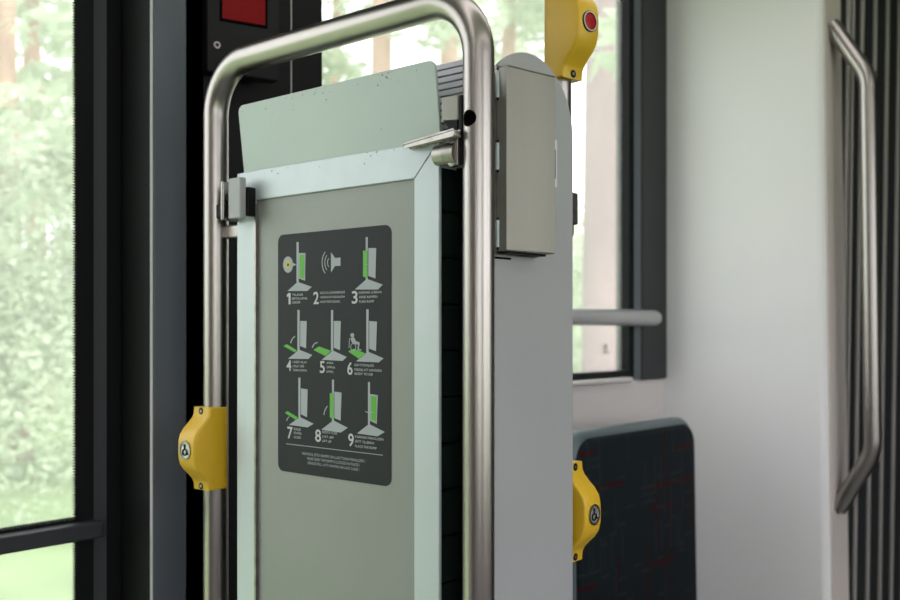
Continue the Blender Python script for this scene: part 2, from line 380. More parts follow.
struct(obj('trim_9', B(XP, XP + .06, -1.2, -.85, 0, 2.35), 'white'), 'white partition on the other side of the gangway', 'trim')
# gangway bellows
gb = thing('gangway_bellows', 'dark folded gangway bellows with pale ribs, at far right', 'bellows', (2.9, .9, 0))
fold = []; x = XP + .125; Yb = YE + .035; NF = 7
pitch = .100
fb = bmesh.new(); pr = []
for i in range(NF + 1):
    pr.append((x + pitch * i, Yb - .035)); pr.append((x + pitch * (i + .2), Yb)); pr.append((x + pitch * (i + .5), Yb + .035)); pr.append((x + pitch * (i + .8), Yb))
a = [fb.verts.new((px_, py_ + .02, 0)) for px_, py_ in pr]; b = [fb.verts.new((px_, py_ - .012, 2.35)) for px_, py_ in pr]
for k in range(len(pr) - 1): fb.faces.new((a[k], a[k + 1], b[k + 1], b[k]))
obj('folded_fabric', fb, 'bellows', gb)
for i in range(NF):
    xx = x + pitch * i + .012
    bm = bmesh.new(); box(bm, xx - .006, xx + .007, Yb - .042, Yb - .034, .0, 2.35, .002)
    for v in bm.verts: v.co.y += .02 - .032 * v.co.z / 2.35
    obj('rib', bm, 'rib', gb, True)
    if i == 0:
        bm = bmesh.new(); box(bm, xx + .030, xx + .037, Yb - .042, Yb - .034, .0, 2.35, .002)
        for v in bm.verts: v.co.y += .02 - .032 * v.co.z / 2.35
        obj('rib', bm, 'rib', gb, True)
# added fill lamps, out of view: two long diffusers that lift the interior
for i, (y, lab) in enumerate(((.55, 'added long fill light strip on the ceiling, window side'), (-.55, 'added long fill light strip on the ceiling, far side'))):
    lt = thing('ceiling_fill_lamp', lab, 'lamp', (-.2, y, 2.35), 'added ceiling fill strips')
    obj('fill_lamp_diffuser', B(-2.9, 2.25, y - .11, y + .11, 2.325, 2.345), 'lamp', lt)
    obj('housing', B(-2.95, 2.3, y - .13, y + .13, 2.34, 2.3505), 'dark2', lt)

# ================================================================== RAMP HOLDER FRAME
X0, Y0, Y1, TR = .836, .685, 1.163, .0175
ZT = 1.567
hf = thing('ramp_holder_frame', 'bent stainless steel tube frame that holds the wheelchair ramp', 'tube frame', (X0, .92, 0))
path = fillet([(X0, Y0, 0), (X0, Y0, ZT), (X0, Y1, ZT), (X0, Y1, 0)], .070, 16)
tb = TU(path, TR, 40)
tob = obj('frame_tube', tb, 'steel', hf, True)
hz = onx(468, 118, X0 - TR).z
cut = bpy.data.objects.new('cut', bpy.data.meshes.new('cut')); C.objects.link(cut)
cb = TU([(X0 - .05, Y0, hz), (X0 - .004, Y0, hz)], .0092, 24); cb.to_mesh(cut.data); cb.free()
md = tob.modifiers.new('b', 'BOOLEAN'); md.object = cut; md.operation = 'DIFFERENCE'; md.solver = 'EXACT'
bpy.context.view_layer.update()
ev = tob.evaluated_get(bpy.context.evaluated_depsgraph_get()); nm = bpy.data.meshes.new_from_object(ev)
tob.modifiers.clear(); old = tob.data; tob.data = nm; bpy.data.objects.remove(cut)
obj('hole_lining', DI((X0 - .006, Y0, hz), (-1, 0, 0), .0094, .001), 'hole', hf)
for y in (Y0, Y1): obj('floor_flange', DI((X0, y, 0), (0, 0, 1), .04, .008), 'steel_dark', hf)
# left catch
ct = onx(236, 197, .812)
obj('catch_block', B(.806, .816, 1.068, 1.094, 1.346, 1.400, .0015), 'screen', hf)
obj('catch_plate', B(.806, .836, 1.106, 1.112, 1.345, 1.398, .002), 'steel_dark', hf)
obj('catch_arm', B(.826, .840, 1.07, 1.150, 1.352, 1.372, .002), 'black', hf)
obj('catch_shade', B(.8165, .8305, 1.0655, 1.0715, 1.349, 1.388, .002), 'black', hf)  # black sliver standing in for the soft shadow beside the catch block
obj('catch_pin', TU([(.815, 1.10, 1.375), (.815, 1.115, 1.375)], .006, 12), 'black', hf)
obj('lower_tie', B(.838, .846, 1.10, 1.15, 1.325, 1.343, .002), 'steel_dark', hf)
# right latch
lx = .822
def lp(px, py): return onx(px, py, lx)
a, b = lp(441, 97), lp(458.5, 120)
obj('latch_block', B(lx, lx + .03, b.y, a.y, b.z, a.z, .002), 'steel_box', hf)
obj('latch_plate', B(lx - .001, lx + .028, lp(462.5, 95).y, lp(459, 95).y, lp(460, 165).z, lp(460, 95).z, .001), 'black', hf)
obj('latch_wedge', prism([lp(443, 120), lp(457, 120), lp(457, 131), lp(450, 131)], V(.03, 0, 0)), 'black', hf)
q0, q1 = onx(408, 146.5, .824), onx(456, 133, .812)
bolt = bmesh.new(); dv = (q1 - q0)
box(bolt, 0, 1, -.5, .5, -.5, .5)
up = Vector((0, 0, 1)); ddn = dv.normalized(); sid = ddn.cross(up).normalized(); upn = sid.cross(ddn)
for v in bolt.verts:
    wdt = .008 if v.co.x > .5 else .010; th = .0055 if v.co.x > .5 else .0030
    v.co = q0 + dv * v.co.x + sid * v.co.y * wdt + upn * v.co.z * th
bmesh.ops.bevel(bolt, geom=bolt.edges[:], offset=.0015, segments=2, affect='EDGES')
obj('bolt_lever', bolt, 'steel_dark', hf, True)
c0 = onx(438, 156, .822); c1 = onx(448, 154.5, .822); c2 = onx(459, 153, .822)
obj('barrel', TU([c0, c0.lerp(c1, .05), c1], .0115, 28), 'steel', hf, True)
obj('barrel_hub', TU([c1, c1.lerp(c2, .3), c2], .0125, 28), 'steel_dark', hf, True)
obj('hub_cap', prism([onx(446, 163, .816), onx(446, 146, .816), onx(451, 139, .816), onx(457, 138, .816), onx(457, 165, .816), onx(450, 167, .816)], V(.008, 0, 0), .0015), 'steel_dark', hf, True)

# ================================================================== FOLDED RAMP
XR = .833
rp = thing('wheelchair_ramp', 'folded grey wheelchair ramp with pale aluminium edges, standing in the tube frame', 'ramp', (.86, .92, .30))
YL, YRr, YiL, YiR, ZA, ZI, ZB, ZBi = 1.108, .738, 1.069, .777, 1.411, 1.371, .33, .37
obj('face_panel', B(XR + .0015, XR + .02, YiR - .002, YiL + .002, ZBi - .002, ZI + .002), 'ramp', rp)
dX = V(.0045, 0, 0)
def rail(pts, m): return obj('edge_rail', prism([V(XR - .002, y, z) for y, z in pts], dX, .0012), m, rp)
g = .0004
rail([(YL, ZA), (YRr, ZA), (YiR, ZI + g), (YiL, ZI + g)], 'alutop')
rail([(YL, ZB), (YRr, ZB), (YiR, ZBi), (YiL, ZBi)], 'alu')
rail([(YL, ZA - g), (YiL, ZI - g), (YiL, ZBi), (YL, ZB)], 'alu')
rail([(YRr, ZA - g), (YiR, ZI - g), (YiR, ZBi), (YRr, ZB)], 'alu')
obj('rail_bead', B(XR - .0035, XR + .001, YiL - .0035, YiL, ZBi, ZI - .004), 'steel_dark', rp)
obj('top_channel', B(XR + .003, XR + .030, YRr + .002, YL - .002, ZA - .03, ZA + .0005), 'alu', rp)
# flap
fl = rounded(.740, 1.0985, 1.398, 1.501, .010, 5); fbm = bmesh.new()
fbm.free()
fb = prism([V(XR + .004 - .012 * (z - 1.398) / .103, y, z) for y, z in fl], V(.004, 0, 0), .0006, 1)
obj('entry_flap', fb, 'flap', rp)
# second leaf with ribbed tread
bl = obj('tread_leaf', B(.872, .886, .722, 1.104, ZB, 1.500, .001), 'dark', rp)
lf = None
for i in range(16):
    z = 1.508 - .0078 * i
    if z < 1.39: break
    o = obj('tread_rib', B(.866, .873, .722, 1.104, z - .0062, z, .0004, seg=1), 'tread', rp)
obj('inner_core', B(.845, .873, .760, 1.10, ZB, 1.385), 'rubber', rp)
nb = 20; hh = (1.385 - ZB) / nb
for i in range(nb):
    z = ZB + hh * i
    obj('rubber_block', B(XR + .0026, .905, .7405, .760, z + .0008, z + hh - .0008, .0018, seg=1), 'rubber', rp)
# ---- sticker
XS = XR + .0008
def sp(px, py, e=0.): return onx(px, py, XS - e)
tl, br = sp(278, 237), sp(391, 487)
yL_, yR_ = tl.y, br.y
zT, zB = sp(389, 224.5).z, br.z
stk = obj('instruction_sticker', prism([V(XS, y, z) for y, z in rounded(yR_, yL_, zB, zT, .010, 6)], V(.0009, 0, 0)), 'sticker', rp)
stk['label'] = 'dark grey instruction sticker with nine numbered pictograms'
def poly(bm, pts, e=.0003, mi=0):
    f = bm.faces.new([bm.verts.new(sp(x, y, e)) for x, y in pts]); f.material_index = mi
def child2(name, bm, mats): return obj(name, bm, mats, stk_parent(), False)
def stk_parent(): return stk
def sub(name, bm, mats, lab=None):
    bmesh.ops.recalc_face_normals(bm, faces=bm.faces[:])
    me = bpy.data.meshes.new(name); bm.to_mesh(me); bm.free()
    for k in mats: me.materials.append(M[k])
    o = bpy.data.objects.new(name, me); C.objects.link(o); o.parent = stk
    o.matrix_parent_inverse = Matrix.Identity(4)
    if lab: o['label'] = lab
    return o
def ell(cx, cy, rx, ry, n=20): return [(cx + rx * math.cos(2 * math.pi * k / n), cy + ry * math.sin(2 * math.pi * k / n)) for k in range(n)]
def arc(bm, pts, wd, mi=0, e=.0003):
    for (x0, y0), (x1, y1) in zip(pts, pts[1:]):
        l = math.hypot(x1 - x0, y1 - y0); nx, ny = -(y1 - y0) / l * wd / 2, (x1 - x0) / l * wd / 2
        poly(bm, [(x0 + nx, y0 + ny), (x1 + nx, y1 + ny), (x1 - nx, y1 - ny), (x0 - nx, y0 - ny)], e, mi)
def post(bm, x0, x1, y0, y1): poly(bm, [(x0, y0), (x1, y0), (x1, y1), (x0, y1)], .0004)
MT = ['print', 'green', 'sticker', 'yprint']
# 1
bm = bmesh.new(); post(bm, 296.5, 298.7, 242, 282); poly(bm, [(298.8, 253), (305.6, 253), (305.1, 280.7), (298.8, 278.3)]); poly(bm, [(299.6, 254.6), (304.3, 254.6), (304, 279.2), (299.6, 277.4)], .0006, 1)
poly(bm, [(287.4, 291), (297.6, 281.9), (311.8, 286.8), (307.3, 291)]); poly(bm, ell(288, 264.6, 5.0, 8.2)); poly(bm, [(292.5, 262.5), (296.4, 264.6), (292.5, 266.6)]); poly(bm, ell(288, 264.6, 2.4, 4.4), .0006, 3); poly(bm, ell(288, 264.8, 1.0, 1.5), .0009, 2)
sub('pictogram', bm, MT)
# 2
bm = bmesh.new(); poly(bm, [(331, 252), (335, 258), (335, 266), (331, 272.5)]); poly(bm, [(335, 258), (340.5, 257.5), (340.5, 265.8), (335, 266)])
for q, (cx, rr) in enumerate(((330, 3.0), (329.5, 5.2), (329, 7.4))):
    arc(bm, [(cx - rr * math.cos(R(a)) + .5, 262.6 - (rr * 1.75) * math.sin(R(a))) for a in range(-55, 56, 11)], .8)
sub('pictogram', bm, MT)
# 3
bm = bmesh.new(); post(bm, 365.7, 367.8, 237, 279.5); poly(bm, [(363, 250.5), (367.4, 251), (367.4, 278), (363, 276.5)], .0006, 1); poly(bm, [(368.3, 248), (376.2, 248), (375.4, 278.4), (368.3, 276)])
poly(bm, [(354.8, 289.5), (366.8, 278.8), (382.8, 284.6), (378, 289.5)]); arc(bm, [(365.5, 264), (368.3, 265.3)], .6, 0, .0008); sub('pictogram', bm, MT)
# 4
bm = bmesh.new(); post(bm, 297.4, 299.6, 310, 351); poly(bm, [(300.2, 321), (306.7, 321), (306, 348.4), (300.2, 346)]); poly(bm, [(283.4, 346), (287, 344.2), (297, 350.4), (294.7, 352.3)], .0006, 1)
poly(bm, [(288, 358.8), (299, 349.6), (312.3, 355), (308.3, 359)]); arc(bm, [(290.7, 343.3), (291.5, 340.5), (293, 338), (295, 336.3)], 1.0); sub('pictogram', bm, MT)
# 5
bm = bmesh.new(); post(bm, 331, 333.2, 310, 351); poly(bm, [(333.8, 321), (340.8, 321), (340, 350.2), (333.8, 347.6)]); poly(bm, [(313.4, 350), (319, 346.4), (331.2, 350.9), (325.4, 356)], .0006, 1)
poly(bm, [(321.7, 359.8), (333, 350.5), (346.7, 357), (342.7, 360.9)]); arc(bm, [(312.3, 347.6), (313.4, 345), (315.3, 343.2), (317.7, 342.4)], 1.0); sub('pictogram', bm, MT)
# 6
bm = bmesh.new(); post(bm, 366.3, 368.6, 309.3, 353); poly(bm, [(369.2, 321), (377, 321.6), (376, 351.2), (369.2, 348.6)]); poly(bm, [(348, 351.3), (354, 348.7), (365.5, 353.4), (358.7, 358.7)], .0006, 1)
poly(bm, [(356, 361.4), (368, 351.6), (383.6, 358.3), (378.7, 362.4)])
poly(bm, ell(352.3, 335.2, 1.9, 2.2), .0009); poly(bm, [(350.3, 338.2), (353.8, 337.2), (356, 341), (359.5, 342.3), (359.7, 344.6), (352.5, 344)], .0009)
arc(bm, ell(353.3, 347, 2.6, 3.6, 14) + [(355.9, 347)], .6, 0, .0009); arc(bm, [(359, 343.5), (358, 349.5), (361.2, 350)], 1.3, 0, .0009); arc(bm, [(349.6, 338), (349, 348)], .6, 0, .0009); sub('pictogram', bm, MT)
# 7
bm = bmesh.new(); post(bm, 298.4, 300.4, 377.6, 418); poly(bm, [(300.9, 388.4), (307.6, 389.4), (307, 417.2), (300.9, 414.2)]); poly(bm, [(285, 413), (287.4, 411), (297.8, 417.4), (295.9, 420)], .0006, 1)
poly(bm, [(289, 424.8), (300, 417), (313.6, 423.8), (307.6, 427.4)]); arc(bm, [(286.6, 421), (287.3, 418.6), (289.2, 416.6)], .8, 0, .0008); sub('pictogram', bm, MT)
# 8
bm = bmesh.new(); post(bm, 332, 334, 379.7, 421); poly(bm, [(329.8, 393), (333.3, 393.5), (333.3, 419.3), (329.8, 417.3)], .0006, 1); poly(bm, [(334.4, 391.6), (341.5, 392.6), (340.6, 420.7), (334.4, 418)])
poly(bm, [(321.2, 429.8), (333.3, 420.3), (347.8, 427.8), (340.6, 432.6)]); arc(bm, [(323.8, 415), (324.5, 411.5), (325.8, 408.5), (327.4, 406)], .9); sub('pictogram', bm, MT)
# 9
bm = bmesh.new(); post(bm, 368, 370, 382, 425); poly(bm, [(370.2, 394), (377.9, 395.2), (376.8, 424), (370.2, 420.8)]); poly(bm, [(371, 395.8), (376.6, 396.8), (375.8, 421.9), (371, 419.6)], .0006, 1)
poly(bm, [(357, 433.4), (369, 424), (384.8, 432), (377.5, 436.4)]); arc(bm, [(365.3, 411.5), (369.5, 413), (373, 412)], .8, 0, .0009); sub('pictogram', bm, MT)
bm = bmesh.new(); la, lb = sp(286.4, 443), sp(383, 456); zz = (la.z + lb.z) / 2
for q in ((la.y, zz + .0004), (lb.y, zz + .0004), (lb.y, zz - .0004), (la.y, zz - .0004)): bm.verts.new((XS - .0004, *q))
bm.faces.new(bm.verts[:]); sub('printed_line', bm, ['print'])
def text_mesh(s, y0, y1, zbase, h, bold=0.):
    cu = bpy.data.curves.new('t', 'FONT'); cu.body = s; cu.size = 1; cu.offset = bold
    ob = bpy.data.objects.new('t', cu); C.objects.link(ob); bpy.context.view_layer.update()
    me = bpy.data.meshes.new_from_object(ob.evaluated_get(bpy.context.evaluated_depsgraph_get()))
    bpy.data.objects.remove(ob); bpy.data.curves.remove(cu)
    xs = [v.co.x for v in me.vertices]; ys = [v.co.y for v in me.vertices]
    lo, hi = min(xs), max(xs); b0, b1 = 0, max(ys)
    for v in me.vertices:
        v.co = Vector((XS - .0004, y0 + (y1 - y0) * (v.co.x - lo) / (hi - lo), zbase + h * (v.co.y - b0) / max(b1, .5)))
    return me
def lettering(name, items, m):
    bm = bmesh.new()
    for it in items:
        me = text_mesh(*it); bm.from_mesh(me); bpy.data.meshes.remove(me)
    return sub(name, bm, [m])
STEPS = [
 ('1', (286.8, 290.6, 293, 304.3), (292.3, [(303, 294.8, 'TILAUS'), (307.4, 298.6, 'BESTÄLLNING'), (300.6, 302.4, 'ORDER')])),
 ('2', (313.6, 319, 291.7, 303.9), (320.2, [(345.3, 292.9, 'ODOTA ÄÄNIMERKKIÄ'), (344.6, 297.2, 'VÄNTA PÅ SIGNALEN'), (340.6, 301.8, 'WAIT FOR SIGNAL')])),
 ('3', (352, 357.8, 291, 303.3), (359, [(382, 292.6, 'KÄÄNNÄ LUISKAA'), (377.5, 297.1, 'VÄND RAMPEN'), (374.2, 301.6, 'TURN RAMP')])),
 ('4', (286.7, 291.6, 360, 370.6), (293, [(306.8, 361.8, 'LASKE ALAS'), (304.5, 365.9, 'LÄGG NER'), (306.8, 370, 'TURN DOWN')])),
 ('5', (320, 325, 361, 372.7), (326.7, [(333.5, 362.8, 'AVAA'), (335.3, 367.2, 'ÖPPNA'), (333.5, 371.6, 'OPEN')])),
 ('6', (347.6, 352.8, 362, 374.4), (354.8, [(374, 365, 'KÄYTTÖVALMIS'), (382, 369.6, 'FÄRDIG ATT ANVÄNDA'), (373, 373.6, 'READY TO USE')])),
 ('7', (287.6, 292.9, 426.8, 438.4), (294, [(301, 428.8, 'SULJE'), (301.4, 432.8, 'STÄNG'), (301, 437, 'CLOSE')])),
 ('8', (315.4, 321.2, 429.5, 441.5), (322.5, [(337.2, 432, 'NOSTA YLÖS'), (334, 436.6, 'LYFT UPP'), (331.5, 440.8, 'LIFT UP')])),
 ('9', (348.5, 354, 433.6, 446), (355.3, [(383.5, 436.6, 'KÄÄNNÄ PAIKALLEEN'), (374.5, 441.2, 'SÄTT TILLBAKA'), (376.8, 446, 'PLACE THE RAMP')])),
]
for num, (x0, x1, y0, y1), (tx, lines) in STEPS:
    a = sp(x0, y1); b = sp(x1, y0); mid = (x0 + x1) / 2
    zb, zt = sp(mid, y1).z, sp(mid, y0).z
    if num == '1':
        bm = bmesh.new(); poly(bm, [(288.4, 293), (290.6, 293), (290.6, 304.3), (288.6, 304.3), (288.6, 296.2), (286.9, 297.0), (286.9, 294.9)], .0004)
        sub('step_number', bm, ['printw'])
    else: lettering('step_number', [(num, a.y, b.y, zb, zt - zb, .015)], 'printw')
    its = []
    for ex, yc, s in lines:
        zc = sp(tx + 1, yc).z
        its.append((s, sp(tx, yc).y, sp(ex, yc).y, zc - .0015, .0029 * (1.25 if any(c in s for c in 'ÄÖÅ') else 1)))
    lettering('caption', its, 'printw')
its = []
for (xa_, xb_, ya_, s) in ((302, 365.5, 453.2, 'VARMISTA, ETTÄ RAMPPI ON LUKITTUNA PAIKALLEEN !'), (307.5, 360, 458.2, 'MAKE SURE THE RAMP IS LOCKED IN PLACE !'), (308, 359.4, 462.6, 'SÄKERSTÄLL, ATT RAMPEN ÄR LÅST LÄGE !')):
    zc = sp(xa_, ya_).z; its.append((s, sp(xa_, ya_).y, sp(xb_, ya_).y, zc - .0018, .0034 * (1.25 if 'Ä' in s else 1)))
lettering('warning_lettering', its, 'print')

# ================================================================== SIDE SCREEN, LOCK BOX, POLE
YS = .690; XE = 1.0266; XA = .852; RC = (XE - XA) / 2; XC = (XE + XA) / 2; ZC = 1.522 - RC
pts = [V(XA, YS, .03), V(XE, YS, .03)] + [V(XC + RC * math.cos(R(a)), YS, ZC + RC * math.sin(R(a))) for a in range(0, 181, 6)]
ss = thing('side_screen', 'tall light grey screen panel with arched top beside the ramp', 'screen panel', (XC, YS, 0))
obj('screen_panel', prism(pts, V(0, .006, 0), .001, 2), 'screen', ss)
obj('panel_slot', B(onx(497, 258, 1).x - .13 + 0, .90, YS - .0006, YS + .001, ony(500, 259, YS).z, ony(500, 257, YS).z), 'hole', ss)
obj('foot_bracket', B(XA + .02, XE - .02, YS, YS + .03, 0, .04), 'dark2', ss)
lb = thing('lock_box', 'small brushed steel locker box hinged on the grey screen panel', 'metal box', (.92, .68, 1.29))
bx0 = ony(495.5, 200, YS).x; yF = YS - .019; fx0 = ony(506.5, 200, yF).x; yG = yF - .011; fx1 = ony(555, 200, yG).x
zt_, zb_ = ony(505, 64, yF).z, ony(505, 250.5, yF).z
obj('box_lid', prism([V(bx0, YS - .0005, zb_), V(fx0, yF, zb_), V(fx1, yG, zb_), V(fx1 + .001, YS - .0005, zb_)], V(0, 0, zt_ - zb_), .0015), 'steel_box', lb)
obj('base_rim', B(bx0 - .002, fx1 + .002, YS - .003, YS - .0002, zb_ - .003, zt_ + .003), 'steel_dark', lb)
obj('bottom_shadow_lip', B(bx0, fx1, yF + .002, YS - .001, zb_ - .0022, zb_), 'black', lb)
e1, e2 = V(fx0 + .0015, yF - .0002, zt_ - .0008), V(fx1 - .0015, yG - .0002, zt_ - .0008)
obj('lid_seam', TU([e1, e2], .0010, 8), 'steel_dark', lb)
for py in (85, 157, 234):
    z = ony(496, py, YS).z
    h = obj('hinge', TU([(bx0 - .001, YS - .004, z - .015), (bx0 - .001, YS - .004, z + .015)], .0028, 12), 'alu', lb, True)
    obj('hinge_pin', TU([(bx0 - .001, YS - .004, z - .018), (bx0 - .001, YS - .004, z + .018)], .0014, 8), 'black', lb)
lz0, lz1 = ony(556, 193, YS).z, ony(556, 147, YS).z
obj('hasp', B(fx1 - .003, fx1 + .0095, yG + .003, yG + .006, lz0, lz1, .001), 'tread', lb)
obj('hasp_slot', B(fx1 + .0005, fx1 + .0045, yG + .0022, yG + .005, lz0 + .010, lz1 - .012), 'hole', lb)
PX, PY = 1.060, .736
gp = thing('grab_pole', 'vertical stainless grab pole behind the grey screen', 'pole', (PX, PY, 0))
obj('pole_tube', TU([(PX, PY, 0), (PX, PY, 2.35)], .0175, 36), 'steel', gp, True)
for z0 in (.0, 2.33): obj('pole_flange', DI((PX, PY, z0), (0, 0, 1), .035, .018), 'steel_dark', gp)
for z in (1.35, .45):
    obj('panel_clamp', B(1.006, PX - .012, YS + .006, PY + .004, z - .02, z + .02, .002), 'steel_dark', gp)
z0, z1 = ony(573, 237, .70).z, ony(573, 199, .70).z
obj('rubber_buffer', prism([V(x, y, z) for x, y, z in [(PX - .014 + .028 * (1 if i in (0, 1) else 0) * 0 + q[0], PY - .022, q[1]) for i, q in enumerate(rounded(-.004, .020, z0, z1, .008, 4))]], V(0, .012, 0), .002), 'dark2', gp, True)

# ================================================================== STOP BUTTONS
def stop_button(name, label, cx, cy, cz, ang, H, kind, group, dep=1.):
    """front looks along local -Y rotated by ang about z"""
    e = thing(name, label, 'button box', (cx, cy, cz - H / 2), group)
    rot = Matrix.Rotation(ang, 4, 'Z'); T = Matrix.Translation((cx, cy, cz)) @ rot
    def put(bm): bmesh.ops.transform(bm, matrix=T, verts=bm.verts[:]); return bm
    W = .0195; out = .054
    prof = [(-.5, .026), (-.415, .027), (-.37, .030), (-.31, .037), (-.25, .045), (-.18, .051), (-.10, .0535), (0, .054), (.10, .0535), (.18, .051), (.25, .045), (.31, .037), (.37, .030), (.415, .027), (.5, .026)]
    out *= dep
    pts = [V(-W, .007, -H / 2)] + [V(-W, -o * dep, z * H) for z, o in prof] + [V(-W, .007, H / 2)]
    obj('housing', put(prism(pts, V(2 * W, 0, 0), .0035, 3)), 'yellow', e, True)
    rr = .0125
    obj('button_rim', put(ringm(V(0, -out + .002, 0), (0, -1, 0), rr * .86, rr * 1.05, .0035)), 'black' if kind == 'red' else 'steel_dark', e, True)
    if kind == 'red':
        obj('button_ring', put(ringm(V(0, -out + .002, 0), (0, -1, 0), rr * .88, rr * .985, .0042)), 'alu', e, True)
        obj('red_button', put(DI(V(0, -out + .003, 0), (0, -1, 0), rr * .90, .0035, dome=.0012)), 'red', e, True)['label'] = 'round red push button'
    else:
        dsc = obj('silver_button', put(DI(V(0, -out + .003, 0), (0, -1, 0), rr * .9, .0032)), 'disc', e, True)
        y = -out - .0008
        bm = bmesh.new(); disc(bm, V(-.001, y, .0066), (0, -1, 0), .0019, .0008, 12)
        wp = [(-.001 + .0042 * math.cos(R(a)), -.0028 + .0042 * math.sin(R(a))) for a in range(120, 390, 27)]
        tube(bm, [(u, y, v) for u, v in wp], .0010, 8)
        tube(bm, [(-.001, y, .0050), (-.0005, y, .0008), (.0040, y, .0004), (.0058, y, -.0055), (.0078, y, -.0050)], .0011, 8)
        put(bm); bmesh.ops.recalc_face_normals(bm, faces=bm.faces[:])
        sy = obj('wheelchair_symbol', bm, 'black', e)
    for s in (-1, 1):
        c = V(0, -.0265 * dep, s * H * .452)
        obj('screw', put(DI(c, (0, -1, 0), .0050, .0006, 16)), 'black', e)
        obj('screw_head', put(DI(c + V(0, -.0003, 0), (0, -1, 0), .0022, .0006, 12)), 'steel_dark', e)
    return e
gpn = 'yellow button boxes on the poles'
zc1 = (ony(590, 23, PY - .05).z)
stop_button('stop_button', 'yellow button box with round red button, high on the pole', PX, PY, zc1, R(-8), .134, 'red', gpn)
zc2 = ony(592, 514, PY - .05).z
stop_button('stop_button', 'yellow button box with silver wheelchair button, low on pole beside the seat', PX, PY, zc2, R(2), .127, 'sym', gpn)
stop_button('stop_button', 'yellow button box with silver button on the left leg of the tube frame', X0, Y1, CAMZ - (449 - HZ) / F * 1.37, -math.pi / 2, .115, 'sym', gpn, .93)

# ================================================================== WALL UNIT, RAIL, HANDLE, SEAT
eu = thing('alarm_unit', 'black wall unit with dark red window, above the ramp', 'wall unit', (.98, 1.27, 1.5))
rot = Matrix.Translation((.97, 1.255, 0)) @ Matrix.Rotation(R(-17), 4, 'Z')
def onplane(px, py):
    d = ray(px, py); n_ = (rot.to_3x3() @ V(0, 1, 0)); p0 = rot.translation
    o_ = V(0, 0, CAMZ); t = (p0 - o_).dot(n_) / d.dot(n_); return rot.inverted() @ (o_ + d * t)
def eub(px0, py0, px1, py1, y0, y1, bev=0.):
    a = onplane(px0, py0); b = onplane(px1, py1)
    bm = B(a.x, b.x, y0, y1, min(a.z, b.z), max(a.z, b.z), bev); bmesh.ops.transform(bm, matrix=rot, verts=bm.verts[:]); return bm
a = onplane(280, 81); b = onplane(207, -60)
bm = B(b.x, a.x, 0, .03, a.z, b.z, .004); bmesh.ops.transform(bm, matrix=rot, verts=bm.verts[:]); obj('unit_housing', bm, 'unit', eu, True)
a2 = onplane(265, 26); b2 = onplane(222, -50)
bm = B(b2.x, a2.x, -.002, .004, a2.z, b2.z, .001); bmesh.ops.transform(bm, matrix=rot, verts=bm.verts[:]); obj('red_window', bm, 'redwin', eu)
bm = B(b2.x - .004, a2.x + .004, -.001, .003, a2.z - .004, b2.z + .004); bmesh.ops.transform(bm, matrix=rot, verts=bm.verts[:]); obj('window_frame', bm, 'hole', eu)
s = onplane(217, 45)
bm = ringm(V(s.x, 0, s.z), (0, -1, 0), .0028, .0055, .0015, 20); bmesh.ops.transform(bm, matrix=rot, verts=bm.verts[:]); obj('screw', bm, 'steel_dark', eu)
bm = B(b.x + .06, a.x + .01, .03, .06, a.z + .03, b.z - .02); bmesh.ops.transform(bm, matrix=rot, verts=bm.verts[:]); obj('mounting_block', bm, 'black', eu)

hr = thing('window_rail', 'horizontal grey rail across the lower part of the side window', 'rail', (1.7, 1.25, 1.22))
p0 = ony(560, 319, 1.245); p1 = ony(654, 318, 1.245)
zr = p1.z
obj('rail_bar', TU([(1.2, 1.245, zr), (p1.x, 1.245, zr)], .0195, 28, dome=True), 'rail', hr, True)
for xx in (1.30, p1.x - .004): obj('rail_stub', TU([(xx, 1.245, zr), (xx, D - .011, zr)], .010, 14), 'rail', hr, True)

gh = thing('grab_bar', 'bent steel grab handle on the edge of the white partition', 'grab handle', (XP + .04, YE - .1, .8))
hx = XP + .055
def hp(px, py): return onx(px, py, hx)
A0, A1, A2, A3 = hp(831, 25), hp(868, 76), hp(873, 452), hp(840, 509)
A0.y = YE + slant(A0.z) - .0; A3.y = YE + slant(A3.z)
obj('handle_tube', TU(fillet([A0, A1, A2, A3], .10, 12), .0205, 28), 'bar', gh, True)

st = thing('passenger_chair', 'dark patterned seat with blue grey shell rim against the window wall', 'seat', (1.92, 1.0, 0))
YSF = 1.13
sl, sr = ony(573, 500, YSF).x, ony(694, 500, YSF).x
zt = ony(640, 424, YSF).z
def seat_outline(x0, x1, z0, z1, r, flare=.001, n=8):
    o = []
    for x, z in rounded(x0, x1, z0, z1, r, n):
        q = (z1 - z) / (z1 - z0); s = 1 if x > (x0 + x1) / 2 else -1
        o.append((x + s * flare * q, z))
    return o
lean = .02
def back_mesh(x0, x1, z0, z1, r, y, th, bev, seg):
    bm = prism([V(x, y, z) for x, z in seat_outline(x0, x1, z0, z1, r)], V(0, th, 0), bev, seg)
    for v in bm.verts: v.co.y -= lean * (zt - v.co.z) * .8
    return bm
obj('seat_shell', back_mesh(sl, sr, .40, zt, .055, YSF, .05, .018, 4), 'shell', st, True)
obj('back_cushion', back_mesh(sl + .009, sr - .009, .47, zt - .014, .050, YSF - .010, .03, .014, 4), 'fabric', st, True)
sb = B(sl + .01, sr - .01, .66, 1.06, .38, .46, .03, seg=4); obj('seat_cushion', sb, 'fabric', st, True)
obj('seat_pan', B(sl, sr, .66, 1.10, .34, .39, .012), 'shell', st, True)
obj('seat_console', B(sl + .1, sr - .1, .72, D - .002, 0, .345, .01), 'dark2', st)
obj('back_bracket', B(sl + .15, sr - .15, YSF + .03, D - .001, .60, .80), 'dark2', st)

